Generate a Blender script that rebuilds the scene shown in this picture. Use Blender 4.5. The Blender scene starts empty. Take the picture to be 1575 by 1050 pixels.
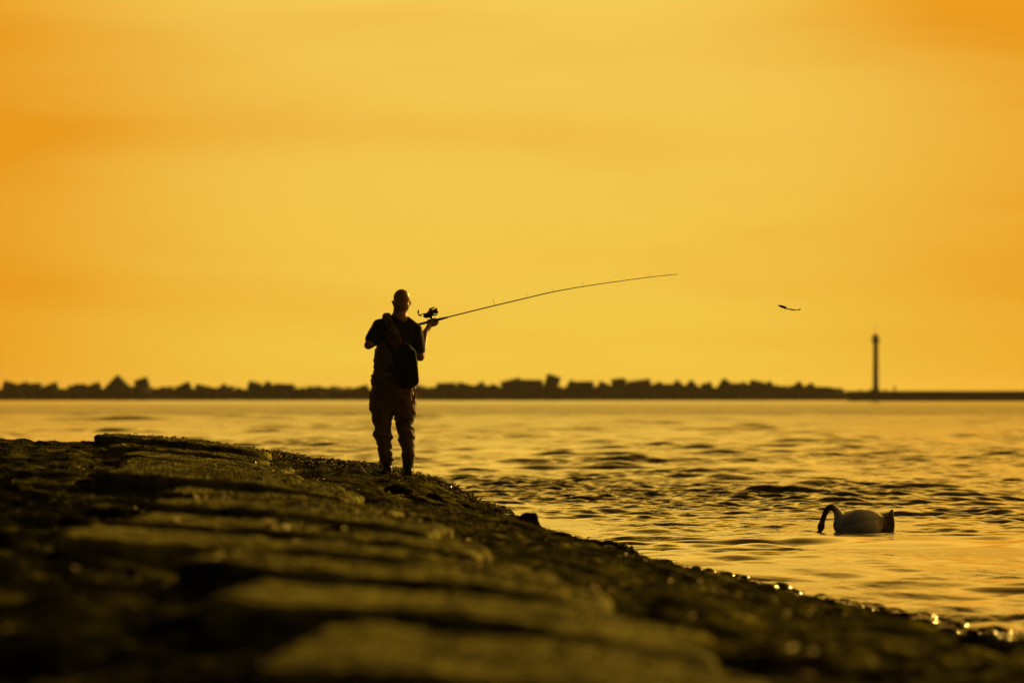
import bpy, bmesh, math, random
import numpy as np
from mathutils import Vector, Matrix

sc = bpy.context.scene
COL = sc.collection

# ------------------------------------------------------------------ camera
cd = bpy.data.cameras.new("camera")
cam = bpy.data.objects.new("camera", cd)
COL.objects.link(cam)
sc.camera = cam
cd.sensor_width = 36.0
cd.sensor_fit = 'HORIZONTAL'
cd.lens = 200.0
cd.clip_start = 0.1
cd.clip_end = 20000.0
cam.location = (0, 0, 1.5)
cam.rotation_euler = (math.radians(90 + 0.491), 0, 0)
cd.dof.use_dof = True
cd.dof.focus_distance = 58.0
cd.dof.aperture_fstop = 3.2

# ------------------------------------------------------------------ light
SUN_AZ, SUN_EL = 38.0, 14.5          # degrees right of the view, above the horizon
sl = bpy.data.lights.new("sun", 'SUN')
sun = bpy.data.objects.new("sun", sl)
COL.objects.link(sun)
sl.energy = 5.0
sl.angle = math.radians(0.55)
sl.color = (1.0, 0.60, 0.11)
sa, se = math.radians(SUN_AZ), math.radians(SUN_EL)
SUNDIR = Vector((math.sin(sa) * math.cos(se), math.cos(sa) * math.cos(se), math.sin(se)))
sun.rotation_euler = SUNDIR.to_track_quat('Z', 'Y').to_euler()
sun.location = SUNDIR * 200

# ------------------------------------------------------------------ sky
world = bpy.data.worlds.new("World")
sc.world = world
world.use_nodes = True
wt = world.node_tree
for n in list(wt.nodes):
    wt.nodes.remove(n)


def N(t, kind, **kw):
    n = t.nodes.new(kind)
    for k, v in kw.items():
        setattr(n, k, v)
    return n


def M(t, op, a, b=None, c=None, clamp=False):
    n = t.nodes.new('ShaderNodeMath')
    n.operation = op
    n.use_clamp = clamp
    for i, v in enumerate((a, b, c)):
        if v is None:
            continue
        if isinstance(v, (int, float)):
            n.inputs[i].default_value = v
        else:
            t.links.new(v, n.inputs[i])
    return n.outputs[0]


def MIX(t, fac, a, b, blend='MIX'):
    n = t.nodes.new('ShaderNodeMix')
    n.data_type = 'RGBA'
    n.blend_type = blend
    n.clamp_factor = True
    for idx, v in ((0, fac), (6, a), (7, b)):
        if isinstance(v, (int, float)):
            n.inputs[idx].default_value = v
        elif isinstance(v, tuple):
            n.inputs[idx].default_value = v if len(v) == 4 else (*v, 1)
        else:
            t.links.new(v, n.inputs[idx])
    return n.outputs[2]


def RAMP(t, fac, stops, interp='LINEAR'):
    n = t.nodes.new('ShaderNodeValToRGB')
    e = n.color_ramp.elements
    n.color_ramp.interpolation = interp
    while len(e) < len(stops):
        e.new(0.5)
    for i, (p, c) in enumerate(stops):
        e[i].position = p
        e[i].color = (*c, 1) if len(c) == 3 else c
    if fac is not None:
        t.links.new(fac, n.inputs[0])
    return n.outputs[0]


def SMOOTH(t, v, lo, hi):
    n = t.nodes.new('ShaderNodeMapRange')
    n.interpolation_type = 'SMOOTHSTEP'
    n.inputs[1].default_value = lo
    n.inputs[2].default_value = hi
    t.links.new(v, n.inputs[0])
    return n.outputs[0]


tc = N(wt, 'ShaderNodeTexCoord')
sep = N(wt, 'ShaderNodeSeparateXYZ')
wt.links.new(tc.outputs['Generated'], sep.inputs[0])
dx, dy, dz = sep.outputs
el = M(wt, 'MAXIMUM', dz, 0.0)
hlen = M(wt, 'SQRT', M(wt, 'ADD', M(wt, 'MULTIPLY', dx, dx), M(wt, 'ADD', M(wt, 'MULTIPLY', dy, dy), 1e-6)))
az = M(wt, 'ARCTAN2', dx, dy)
ramp_t = M(wt, 'POWER', el, 0.5)
# golden evening sky: colour by height above the horizon
base = RAMP(wt, ramp_t, [
    (0.00, (0.870, 0.545, 0.045)),
    (0.08, (0.875, 0.570, 0.058)),
    (0.17, (0.880, 0.560, 0.070)),
    (0.255, (0.885, 0.580, 0.090)),
    (0.33, (1.30, 0.79, 0.105)),
    (0.42, (1.75, 1.00, 0.125)),  # brighter above the view, raised to light the water and slab tops
    (0.54, (1.50, 0.82, 0.090)),
    (0.74, (0.22, 0.115, 0.018)),
    (1.00, (0.05, 0.026, 0.008))])
# thin cloud: horizontal veils of deeper orange; lens falloff painted toward both sides
cloud = N(wt, 'ShaderNodeTexNoise')
cloud.inputs['Scale'].default_value = 1.0
cloud.inputs['Detail'].default_value = 3.0
cmb = N(wt, 'ShaderNodeCombineXYZ')
wt.links.new(M(wt, 'MULTIPLY', az, 11.0), cmb.inputs[0])
wt.links.new(M(wt, 'MULTIPLY', M(wt, 'ADD', el, M(wt, 'MULTIPLY', az, 0.02)), 75.0), cmb.inputs[1])
cmb.inputs[2].default_value = 3.7
wt.links.new(cmb.outputs[0], cloud.inputs['Vector'])
cn = SMOOTH(wt, cloud.outputs['Fac'], 0.42, 0.72)
band = M(wt, 'POWER', 2.718, M(wt, 'MULTIPLY', -1.0, M(wt, 'POWER', M(wt, 'DIVIDE', M(wt, 'SUBTRACT', M(wt, 'ADD', el, M(wt, 'MULTIPLY', az, -0.02)), 0.0465), 0.0045), 2.0)))
band = M(wt, 'MULTIPLY', band, M(wt, 'SUBTRACT', 1.0, SMOOTH(wt, az, -0.06, 0.06)))
side = M(wt, 'SUBTRACT', 1.0, M(wt, 'POWER', 2.718, M(wt, 'MULTIPLY', -1.0, M(wt, 'POWER', M(wt, 'ABSOLUTE', M(wt, 'DIVIDE', az, 0.080)), 3.5))))
top_right = M(wt, 'MULTIPLY', SMOOTH(wt, el, 0.05, 0.072), SMOOTH(wt, az, 0.01, 0.09))
veil = M(wt, 'ADD', M(wt, 'MULTIPLY', cn, 0.22), M(wt, 'ADD', M(wt, 'MULTIPLY', band, 0.32), M(wt, 'ADD', M(wt, 'MULTIPLY', side, M(wt, 'SUBTRACT', 1.05, M(wt, 'MULTIPLY', 0.25, SMOOTH(wt, az, -0.02, 0.05)))), M(wt, 'MULTIPLY', top_right, 0.55))), clamp=True)
veiled = MIX(wt, 1.0, base, (0.92, 0.56, 0.16), 'MULTIPLY')
veil = M(wt, 'MULTIPLY', veil, M(wt, 'SUBTRACT', 1.0, M(wt, 'MULTIPLY', 0.8, SMOOTH(wt, el, 0.075, 0.17))))     # the veil lies low
sky_c = MIX(wt, veil, base, veiled)
# away from the sun the evening sky is dim
sundot = M(wt, 'DIVIDE', M(wt, 'ADD', M(wt, 'MULTIPLY', dx, math.sin(sa)), M(wt, 'MULTIPLY', dy, math.cos(sa))), hlen)
front = M(wt, 'ADD', 0.004, M(wt, 'MULTIPLY', 0.996, SMOOTH(wt, sundot, -0.15, 0.72)))
fr = N(wt, 'ShaderNodeCombineXYZ')
for i in range(3):
    wt.links.new(front, fr.inputs[i])
sky_c = MIX(wt, 1.0, sky_c, fr.outputs[0], 'MULTIPLY')
sky_c = MIX(wt, M(wt, 'SUBTRACT', 1.0, front), sky_c, (0.017, 0.0155, 0.011), 'ADD')        # dim neutral dusk away from the sun
nish = N(wt, 'ShaderNodeTexSky', sky_type='NISHITA')
nish.sun_disc = False
nish.sun_elevation = se
nish.sun_rotation = sa
nish.dust_density = 6.0
bg1 = N(wt, 'ShaderNodeBackground')
wt.links.new(sky_c, bg1.inputs[0])
bg1.inputs[1].default_value = 1.0
bg2 = N(wt, 'ShaderNodeBackground')
wt.links.new(MIX(wt, 1.0, nish.outputs[0], (1.0, 0.62, 0.16), 'MULTIPLY'), bg2.inputs[0])
bg2.inputs[1].default_value = 0.0008
addw = N(wt, 'ShaderNodeAddShader')
wt.links.new(bg1.outputs[0], addw.inputs[0])
wt.links.new(bg2.outputs[0], addw.inputs[1])
wo = N(wt, 'ShaderNodeOutputWorld')
wt.links.new(addw.outputs[0], wo.inputs[0])

sc.view_settings.view_transform = 'Standard'
sc.view_settings.look = 'None'
sc.view_settings.exposure = 0.0
sc.view_settings.gamma = 1.0
sc.view_settings.use_curve_mapping = False
sc.cycles.use_denoising = True
sc.cycles.max_bounces = 6
sc.cycles.diffuse_bounces = 1
sc.cycles.glossy_bounces = 3
sc.cycles.sample_clamp_indirect = 4.0
sc.cycles.caustics_reflective = False
sc.cycles.caustics_refractive = False

rng = np.random.default_rng(7)
random.seed(7)

# ------------------------------------------------------------------ helpers


def h2(i, j, s):
    v = np.sin(i * 127.1 + j * 311.7 + s * 74.7) * 43758.5453
    return v - np.floor(v)


def vn(x, y, s=0):
    xi, yi = np.floor(x), np.floor(y)
    fx, fy = x - xi, y - yi
    fx = fx * fx * (3 - 2 * fx)
    fy = fy * fy * (3 - 2 * fy)
    a, b = h2(xi, yi, s), h2(xi + 1, yi, s)
    c, d = h2(xi, yi + 1, s), h2(xi + 1, yi + 1, s)
    return (a + (b - a) * fx) * (1 - fy) + (c + (d - c) * fx) * fy - 0.5


def fbm(x, y, o=4, s=0):
    r = np.zeros(np.broadcast(x, y).shape)
    a = 1.0
    for k in range(o):
        r = r + a * vn(x + 17.3 * k, y - 9.1 * k, s + k)
        x, y, a = x * 2.03, y * 2.03, a * 0.5
    return r


def vn3(p, sc_, s=0):
    x, y, z = p[:, 0] * sc_, p[:, 1] * sc_, p[:, 2] * sc_
    zi = np.floor(z)
    f = z - zi
    f = f * f * (3 - 2 * f)
    a = vn(x + zi * 13.7, y + zi * 7.9, s)
    b = vn(x + (zi + 1) * 13.7, y + (zi + 1) * 7.9, s)
    return a * (1 - f) + b * f


def mesh_np(name, v, faces, smooth=True):
    """faces: (n,3) or (n,4) int array, or a list of such arrays"""
    me = bpy.data.meshes.new(name)
    fl = faces if isinstance(faces, list) else [faces]
    v = np.ascontiguousarray(v, dtype=np.float32)
    me.vertices.add(len(v))
    me.vertices.foreach_set('co', v.ravel())
    tot = sum(f.size for f in fl)
    npol = sum(len(f) for f in fl)
    me.loops.add(tot)
    me.loops.foreach_set('vertex_index', np.concatenate([f.ravel() for f in fl]).astype(np.int32))
    me.polygons.add(npol)
    sizes = np.concatenate([np.full(len(f), f.shape[1]) for f in fl])
    st = np.concatenate([[0], np.cumsum(sizes)[:-1]]).astype(np.int32)
    me.polygons.foreach_set('loop_start', st)
    me.polygons.foreach_set('use_smooth', np.full(npol, smooth))
    me.update(calc_edges=True)
    return me


def grid_faces(nr, nc):
    i = np.arange(nr - 1)[:, None] * nc + np.arange(nc - 1)[None, :]
    return np.stack([i, i + 1, i + nc + 1, i + nc], -1).reshape(-1, 4)


def obj(name, me, mat=None, parent=None, loc=None):
    o = bpy.data.objects.new(name, me)
    COL.objects.link(o)
    if mat is not None and me is not None:
        me.materials.clear()
        me.materials.append(mat)
    if parent is not None:
        o.parent = parent
    if loc is not None:
        o.location = loc
    return o


def tag(o, label=None, cat=None, group=None, kind=None):
    if label:
        o['label'] = label
    if cat:
        o['category'] = cat
    if group:
        o['group'] = group
    if kind:
        o['kind'] = kind
    return o


def mat(name, c1, c2=None, scale=8.0, rough=0.6, bump=0.0, bscale=40.0, ior=1.45, metal=0.0, spec=0.5, c3=None, lo=0.33, hi=0.68):
    m = bpy.data.materials.new(name)
    m.use_nodes = True
    t = m.node_tree
    b = t.nodes['Principled BSDF']
    b.inputs['Roughness'].default_value = rough
    b.inputs['IOR'].default_value = ior
    b.inputs['Metallic'].default_value = metal
    b.inputs['Specular IOR Level'].default_value = spec
    tcn = t.nodes.new('ShaderNodeTexCoord')
    if c2 is None:
        b.inputs['Base Color'].default_value = (*c1, 1)
    else:
        n = t.nodes.new('ShaderNodeTexNoise')
        n.inputs['Scale'].default_value = scale
        n.inputs['Detail'].default_value = 6
        t.links.new(tcn.outputs['Object'], n.inputs['Vector'])
        stops = [(0.36, c1), (0.62, c2)] if c3 is None else [(lo, c1), ((lo + hi) / 2, c2), (hi, c3)]
        t.links.new(RAMP(t, n.outputs['Fac'], stops), b.inputs['Base Color'])
    if bump:
        n2 = t.nodes.new('ShaderNodeTexNoise')
        n2.inputs['Scale'].default_value = bscale
        n2.inputs['Detail'].default_value = 5
        t.links.new(tcn.outputs['Object'], n2.inputs['Vector'])
        bp = t.nodes.new('ShaderNodeBump')
        bp.inputs['Strength'].default_value = bump
        bp.inputs['Distance'].default_value = 0.02
        t.links.new(n2.outputs['Fac'], bp.inputs['Height'])
        t.links.new(bp.outputs[0], b.inputs['Normal'])
    return m


def ring_sweep(pts, side=(1, 0, 0), seg=16, sub=4, cap=True):
    """pts: (x,y,z,a[,b]); smooth swept tube with elliptical rings; a lies along `side`"""
    P = np.array([(p[0], p[1], p[2], p[3], p[4] if len(p) > 4 else p[3]) for p in pts], float)
    n = len(P)
    out = []
    for i in range(n - 1):
        p0, p1, p2, p3 = P[max(i - 1, 0)], P[i], P[i + 1], P[min(i + 2, n - 1)]
        for k in range(sub):
            u = k / sub
            out.append(0.5 * ((2 * p1) + (p2 - p0) * u + (2 * p0 - 5 * p1 + 4 * p2 - p3) * u * u + (3 * p1 - p0 - 3 * p2 + p3) * u ** 3))
    out.append(P[-1])
    Q = np.array(out)
    T = np.gradient(Q[:, :3], axis=0)
    T /= np.linalg.norm(T, axis=1)[:, None] + 1e-9
    if cap:
        def capr(q, t, s):
            r = min(q[3], q[4])
            res = []
            for ang in (0.35, 0.75, 1.1, 1.4):
                c = q.copy()
                c[:3] = q[:3] + s * t * r * math.sin(ang)
                c[3] *= math.cos(ang)
                c[4] *= math.cos(ang)
                res.append(c)
            return res
        a = capr(Q[0], T[0], -1)[::-1]
        z = capr(Q[-1], T[-1], 1)
        Q = np.array(a + list(Q) + z)
        T = np.concatenate([np.repeat(T[:1], 4, 0), T, np.repeat(T[-1:], 4, 0)])
    side = np.array(side, float)
    V = []
    for q, t in zip(Q, T):
        s = side - t * np.dot(side, t)
        s /= np.linalg.norm(s) + 1e-9
        w = np.cross(t, s)
        for k in range(seg):
            a = 2 * math.pi * k / seg
            V.append(q[:3] + s * q[3] * math.cos(a) + w * q[4] * math.sin(a))
    m = len(Q)
    F = []
    for i in range(m - 1):
        for k in range(seg):
            k2 = (k + 1) % seg
            F.append((i * seg + k, i * seg + k2, (i + 1) * seg + k2, (i + 1) * seg + k))
    caps = [tuple(range(seg - 1, -1, -1)), tuple((m - 1) * seg + k for k in range(seg))]
    return np.array(V), F + caps


def ellipsoid(c, r, rot=None, seg=20):
    bm = bmesh.new()
    bmesh.ops.create_uvsphere(bm, u_segments=seg, v_segments=seg // 2 + 2, radius=1)
    mtx = Matrix.Translation(c) @ (rot.to_4x4() if rot else Matrix.Identity(4)) @ Matrix.Diagonal((*r, 1))
    bm.transform(mtx)
    V = np.array([v.co[:] for v in bm.verts])
    bm.verts.index_update()
    F = [tuple(v.index for v in f.verts) for f in bm.faces]
    bm.free()
    return V, F


def rbox(c, size, rot=None, bevel=0.0, seg=2):
    bm = bmesh.new()
    bmesh.ops.create_cube(bm, size=1)
    bm.transform(Matrix.Diagonal((*size, 1)))
    if bevel:
        bmesh.ops.bevel(bm, geom=list(bm.edges), offset=bevel, segments=seg, profile=0.6, affect='EDGES')
    bm.transform(Matrix.Translation(c) @ (rot.to_4x4() if rot else Matrix.Identity(4)))
    bm.verts.index_update()
    V = np.array([v.co[:] for v in bm.verts])
    F = [tuple(v.index for v in f.verts) for f in bm.faces]
    bm.free()
    return V, F


def join(parts):
    V, F, o = [], [], 0
    for v, f in parts:
        V.append(v)
        F += [tuple(i + o for i in q) for q in f]
        o += len(v)
    return np.concatenate(V), F


def mesh_list(name, V, F, smooth=True):
    me = bpy.data.meshes.new(name)
    me.from_pydata([tuple(v) for v in V], [], F)
    for p in me.polygons:
        p.use_smooth = smooth
    me.update()
    return me


def fuse(name, parts, voxel, smooth=3, disp=None):
    """melt overlapping closed shapes into one continuous skin"""
    V, F = join(parts)
    o = bpy.data.objects.new(name + "_tmp", mesh_list(name, V, F))
    COL.objects.link(o)
    r = o.modifiers.new('r', 'REMESH')
    r.mode = 'VOXEL'
    r.voxel_size = voxel
    if smooth:
        s = o.modifiers.new('s', 'SMOOTH')
        s.factor = 0.5
        s.iterations = smooth
    dg = bpy.context.evaluated_depsgraph_get()
    me = bpy.data.meshes.new_from_object(o.evaluated_get(dg))
    old = o.data
    bpy.data.objects.remove(o)
    bpy.data.meshes.remove(old)
    me.name = name
    for p in me.polygons:
        p.use_smooth = True
    if disp:
        n = len(me.vertices)
        co = np.empty(n * 3, np.float32)
        me.vertices.foreach_get('co', co)
        no = np.empty(n * 3, np.float32)
        me.vertices.foreach_get('normal', no)
        co, no = co.reshape(-1, 3).astype(float), no.reshape(-1, 3)
        co += no * disp(co)[:, None]
        me.vertices.foreach_set('co', co.astype(np.float32).ravel())
        me.update()
    return me


# ------------------------------------------------------------------ materials
m_stone = mat('weathered_stone', (0.02, 0.02, 0.008), (0.14, 0.135, 0.036), 5, 0.8, 0.9, 45, c3=(0.30, 0.29, 0.072), spec=.015)
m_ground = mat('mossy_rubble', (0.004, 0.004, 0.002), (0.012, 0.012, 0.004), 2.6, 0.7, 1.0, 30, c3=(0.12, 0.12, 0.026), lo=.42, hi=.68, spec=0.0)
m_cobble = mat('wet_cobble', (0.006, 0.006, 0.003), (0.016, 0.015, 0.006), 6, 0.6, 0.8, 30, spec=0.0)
m_moss = mat('green_algae', (0.03, 0.030, 0.008), (0.17, 0.168, 0.038), 2.6, 0.7, spec=.04)
m_weed = mat('brown_seaweed', (0.02, 0.012, 0.004), (0.05, 0.030, 0.008), 5, 0.10)
m_concrete = mat('breakwater_concrete', (0.11, 0.10, 0.08), (0.17, 0.15, 0.12), 0.5, 0.85, 0.3, 2)
m_pier = mat('pier_concrete', (0.10, 0.09, 0.075), (0.15, 0.13, 0.11), 0.3, 0.85)
m_tower = mat('tower_paint', (0.14, 0.06, 0.04), (0.18, 0.08, 0.05), 1.0, 0.5)
m_steel = mat('dark_steel', (0.06, 0.06, 0.06), (0.10, 0.09, 0.08), 3, 0.4)
m_skin = mat('skin', (0.30, 0.15, 0.09), (0.36, 0.19, 0.12), 9, 0.5, 0.1, 60)
m_shirt = mat('black_cotton', (0.010, 0.010, 0.011), (0.016, 0.016, 0.017), 20, 0.85, 0.4, 120, spec=0.25)
m_wader = mat('brown_wader_cloth', (0.085, 0.048, 0.025), (0.15, 0.088, 0.046), 9, 0.65, 0.5, 60, spec=0.35)
m_bag = mat('black_nylon', (0.006, 0.006, 0.007), (0.010, 0.010, 0.011), 15, 0.8, 0.3, 90, spec=0.2)
m_boot = mat('black_rubber', (0.010, 0.009, 0.008), (0.018, 0.016, 0.014), 8, 0.5, spec=0.3)
m_strap = mat('webbing_trim', (0.10, 0.08, 0.05), (0.14, 0.11, 0.06), 20, 0.5)
m_orange = mat('red_grip', (0.30, 0.05, 0.015), (0.36, 0.07, 0.02), 20, 0.35)
m_blank = mat('carbon_blank', (0.012, 0.010, 0.009), (0.02, 0.016, 0.014), 10, 0.3)
m_cork = mat('dark_grip', (0.03, 0.02, 0.013), (0.045, 0.03, 0.02), 30, 0.7)
m_metal = mat('reel_metal', (0.05, 0.045, 0.04), (0.08, 0.07, 0.06), 30, 0.3, metal=0.6)
m_lens = mat('dark_lens', (0.01, 0.01, 0.01), None, rough=0.15)
m_swan = mat('greyed_plumage', (0.72, 0.70, 0.66), (0.82, 0.80, 0.76), 9, 0.75, 0.5, 45)
m_tail = mat('dark_plumage', (0.10, 0.075, 0.05), (0.18, 0.14, 0.10), 14, 0.75, 0.4, 60)
m_bill = mat('dark_bill', (0.10, 0.045, 0.02), (0.14, 0.06, 0.03), 12, 0.4)

# neck and stern of the swan coloured darker than the pale flanks
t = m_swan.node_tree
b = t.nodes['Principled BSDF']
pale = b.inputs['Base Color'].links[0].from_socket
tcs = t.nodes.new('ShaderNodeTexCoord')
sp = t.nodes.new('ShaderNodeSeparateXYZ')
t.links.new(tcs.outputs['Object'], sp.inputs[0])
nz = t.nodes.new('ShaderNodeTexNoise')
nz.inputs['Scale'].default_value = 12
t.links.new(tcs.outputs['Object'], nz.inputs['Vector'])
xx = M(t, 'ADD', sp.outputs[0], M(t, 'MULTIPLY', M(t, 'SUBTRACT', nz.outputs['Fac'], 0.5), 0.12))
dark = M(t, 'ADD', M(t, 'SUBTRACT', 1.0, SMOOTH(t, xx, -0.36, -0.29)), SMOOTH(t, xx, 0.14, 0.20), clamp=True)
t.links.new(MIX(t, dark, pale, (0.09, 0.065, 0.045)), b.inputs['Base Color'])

# water
m_water = bpy.data.materials.new('sea_water')
m_water.use_nodes = True
t = m_water.node_tree
b = t.nodes['Principled BSDF']
b.inputs['Base Color'].default_value = (0.010, 0.011, 0.006, 1)
b.inputs['IOR'].default_value = 1.333
tcn = t.nodes.new('ShaderNodeTexCoord')
sp = t.nodes.new('ShaderNodeSeparateXYZ')
t.links.new(tcn.outputs['Object'], sp.inputs[0])
far = SMOOTH(t, sp.outputs[1], 70.0, 300.0)
breeze = M(t, 'MULTIPLY', SMOOTH(t, sp.outputs[1], 322.0, 345.0), M(t, 'SUBTRACT', 1.0, SMOOTH(t, sp.outputs[1], 520.0, 680.0)))      # wind-ruffled water further out
t.links.new(M(t, 'ADD', 0.04, M(t, 'ADD', M(t, 'MULTIPLY', far, 0.13), M(t, 'MULTIPLY', breeze, 0.10))), b.inputs['Roughness'])
n1 = t.nodes.new('ShaderNodeTexNoise')
n1.inputs['Scale'].default_value = 6.0
n1.inputs['Detail'].default_value = 4
t.links.new(tcn.outputs['Object'], n1.inputs['Vector'])
n2 = t.nodes.new('ShaderNodeTexNoise')
n2.inputs['Scale'].default_value = 0.7
n2.inputs['Detail'].default_value = 5
t.links.new(tcn.outputs['Object'], n2.inputs['Vector'])
bp = t.nodes.new('ShaderNodeBump')
ncalm = t.nodes.new('ShaderNodeTexNoise')
ncalm.inputs['Scale'].default_value = 0.22
t.links.new(tcn.outputs['Object'], ncalm.inputs['Vector'])
t.links.new(M(t, 'MULTIPLY', SMOOTH(t, ncalm.outputs['Fac'], 0.35, 0.65), 0.8), bp.inputs['Strength'])
bp.inputs['Distance'].default_value = 0.045
t.links.new(n1.outputs['Fac'], bp.inputs['Height'])
bp2 = t.nodes.new('ShaderNodeBump')
t.links.new(M(t, 'ADD', M(t, 'MULTIPLY', far, 0.40), M(t, 'MULTIPLY', breeze, 0.75)), bp2.inputs['Strength'])
bp2.inputs['Distance'].default_value = 0.25
t.links.new(n2.outputs['Fac'], bp2.inputs['Height'])
t.links.new(bp.outputs[0], bp2.inputs['Normal'])
n3 = t.nodes.new('ShaderNodeTexNoise')
n3.inputs['Scale'].default_value = 0.10
n3.inputs['Detail'].default_value = 6
n3.inputs['Roughness'].default_value = 0.65
t.links.new(tcn.outputs['Object'], n3.inputs['Vector'])
bp3 = t.nodes.new('ShaderNodeBump')
bp3.inputs['Distance'].default_value = 1.6
t.links.new(M(t, 'ADD', M(t, 'MULTIPLY', far, 0.22), M(t, 'MULTIPLY', breeze, 0.45)), bp3.inputs['Strength'])
t.links.new(n3.outputs['Fac'], bp3.inputs['Height'])
t.links.new(bp2.outputs[0], bp3.inputs['Normal'])
t.links.new(bp3.outputs[0], b.inputs['Normal'])

# ------------------------------------------------------------------ groyne surface
PT = np.array([-4, -1, 0, .42, .81, 1.07, 1.46, 2.04, 3, 5.6, 9, 12, 14, 16.])
PZ = np.array([-1.4, -.45, 0, .23, .43, .54, .67, .77, .90, 1.0, .97, .5, -.4, -1.2])
tt = np.linspace(-4, 16, 2001)
kk = np.hanning(41)
kk /= kk.sum()
ZS = np.convolve(np.pad(np.interp(tt, PT, PZ), 20, 'edge'), kk, 'valid')
WD, WW = [0, 20, 33, 41, 48, 57, 70], [2.6, 2.5, 2.3, 2.0, 1.5, 1, 1]
XD, XX = [-10, 0, 20, 29, 32.8, 35.5, 41, 48.6, 54.7, 57, 64, 70], [6.6, 6.3, 4.3, 3.35, 2.95, 2.65, 2.05, 1.05, .55, .40, .1, -.2]


def G(x, D):
    x, D = np.asarray(x, float), np.asarray(D, float)
    q = (np.interp(D, XD, XX) - x) / np.interp(D, WD, WW)
    z = np.interp(q, tt, ZS)
    return z - np.where(D > 58.5, ((np.maximum(D, 58.5) - 58.5) / 7) ** 2 * 1.2, 0)


def lumps(x, y):
    """unevenness of the weed-covered rubble"""
    s = np.interp(y, XD, XX) - x
    big = fbm(x * 1.6, y * 0.9, 3, 3) * 0.085
    mid = fbm(x * 5.5, y * 4.0, 3, 11) * 0.05
    fine = fbm(x * 22, y * 22, 2, 21) * 0.016
    edge = np.exp(-((s - 0.35) / 0.5) ** 2)
    return big * .6 * (1 + edge * 0.5) + mid * .9 * (1 + 1.0 * edge) + np.abs(fbm(x * 1.2, y * 2.2, 3, 71)) * .10 + fine - 0.045


# stone slabs: x and distance of the front edge's two ends, height proud of the rubble, depth
SLABS = [
    (-4.05, 55.1, -2.36, 53.6, .10, 1.2), (-3.72, 52.3, -2.27, 51.4, .06, 1.2), (-3.35, 48.6, -1.95, 48.2, .05, 1.8),
    (-3.15, 45.4, -1.75, 45.2, .06, 1.6), (-2.95, 42.5, -1.36, 42.1, .08, 1.9), (-2.80, 38.1, -1.10, 37.5, .11, 2.2),
    (-2.15, 34.5, -.74, 34.1, .08, 1.7), (-1.92, 30.2, -.42, 29.6, .095, 2.4), (-1.85, 26.7, -.15, 26.3, .08, 1.7),
    (-1.89, 23.4, .15, 23.0, .08, 1.5), (-1.21, 20.5, .34, 20.1, .08, 1.5), (-.91, 17.0, .60, 16.6, .075, 2.0),
    (-.59, 13.0, .64, 12.9, .07, 2.6),
]


def GZ(x, y):
    z = G(x, y) + lumps(x, y)
    for xl, yl, xr, yr, h, d in SLABS:          # open joint in front of every slab
        f = yl + (yr - yl) * (x - xl) / (xr - xl)
        inx = np.clip((x - xl + .25) / .2, 0, 1) * np.clip((xr + .1 - x) / .2, 0, 1)
        z = z - .11 * inx * np.clip(1 - np.abs(y - f + .32) / .6, 0, 1)
    return z


xs = np.concatenate([np.arange(-30, -7, 0.5), np.arange(-7, 4.6, 0.055), np.arange(4.6, 12, 0.3)])
ys = np.concatenate([np.arange(-12, 9, 0.5), np.arange(9, 44, 0.09), np.arange(44, 60, 0.05), np.arange(60, 72, 0.12)])
Xg, Yg = np.meshgrid(xs, ys)
Zg = GZ(Xg, Yg)
keep = Zg > -1.0
Zg = np.maximum(Zg, -1.0)
LEFT_Y, LEFT_X = [11, 17, 21, 24, 29, 34, 38, 42, 50, 58], [-.7, -1.0, -1.35, -1.7, -1.9, -2.2, -2.8, -3.2, -4.6, -6.0]


def moss_cover(x, y):
    """where algae have spread over the rubble: beside and between the slabs, not by the water"""
    nz = fbm(x * 1.4, y * .8, 4, 91)
    s_ = (np.interp(y, XD, XX) - x) / np.interp(y, WD, WW)
    m = np.clip((x - np.interp(y, LEFT_Y, LEFT_X) + nz * .9) / .5, 0, 1) * np.clip((s_ - .55 + nz * .5) / .45, 0, 1)
    return np.clip(m * (.75 + nz * 1.3), 0, 1)


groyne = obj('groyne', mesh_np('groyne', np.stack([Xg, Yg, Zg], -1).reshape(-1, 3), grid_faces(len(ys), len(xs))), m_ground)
at = groyne.data.attributes.new('moss_cover', 'FLOAT', 'POINT')
at.data.foreach_set('value', moss_cover(Xg, Yg).astype(np.float32).ravel())
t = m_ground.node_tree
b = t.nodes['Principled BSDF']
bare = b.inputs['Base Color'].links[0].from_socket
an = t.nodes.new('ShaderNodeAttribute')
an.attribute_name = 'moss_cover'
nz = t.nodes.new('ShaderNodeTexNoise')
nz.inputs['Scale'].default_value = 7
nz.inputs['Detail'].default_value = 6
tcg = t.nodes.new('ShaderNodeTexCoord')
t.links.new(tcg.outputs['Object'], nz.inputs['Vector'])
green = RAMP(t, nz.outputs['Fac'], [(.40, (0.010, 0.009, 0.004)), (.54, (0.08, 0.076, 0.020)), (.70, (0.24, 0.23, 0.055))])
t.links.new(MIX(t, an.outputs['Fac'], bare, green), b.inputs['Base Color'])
tag(groyne, 'low stone groyne covered in green algae and brown seaweed', None, None, 'structure')

SLAB_TOPS = []


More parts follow.
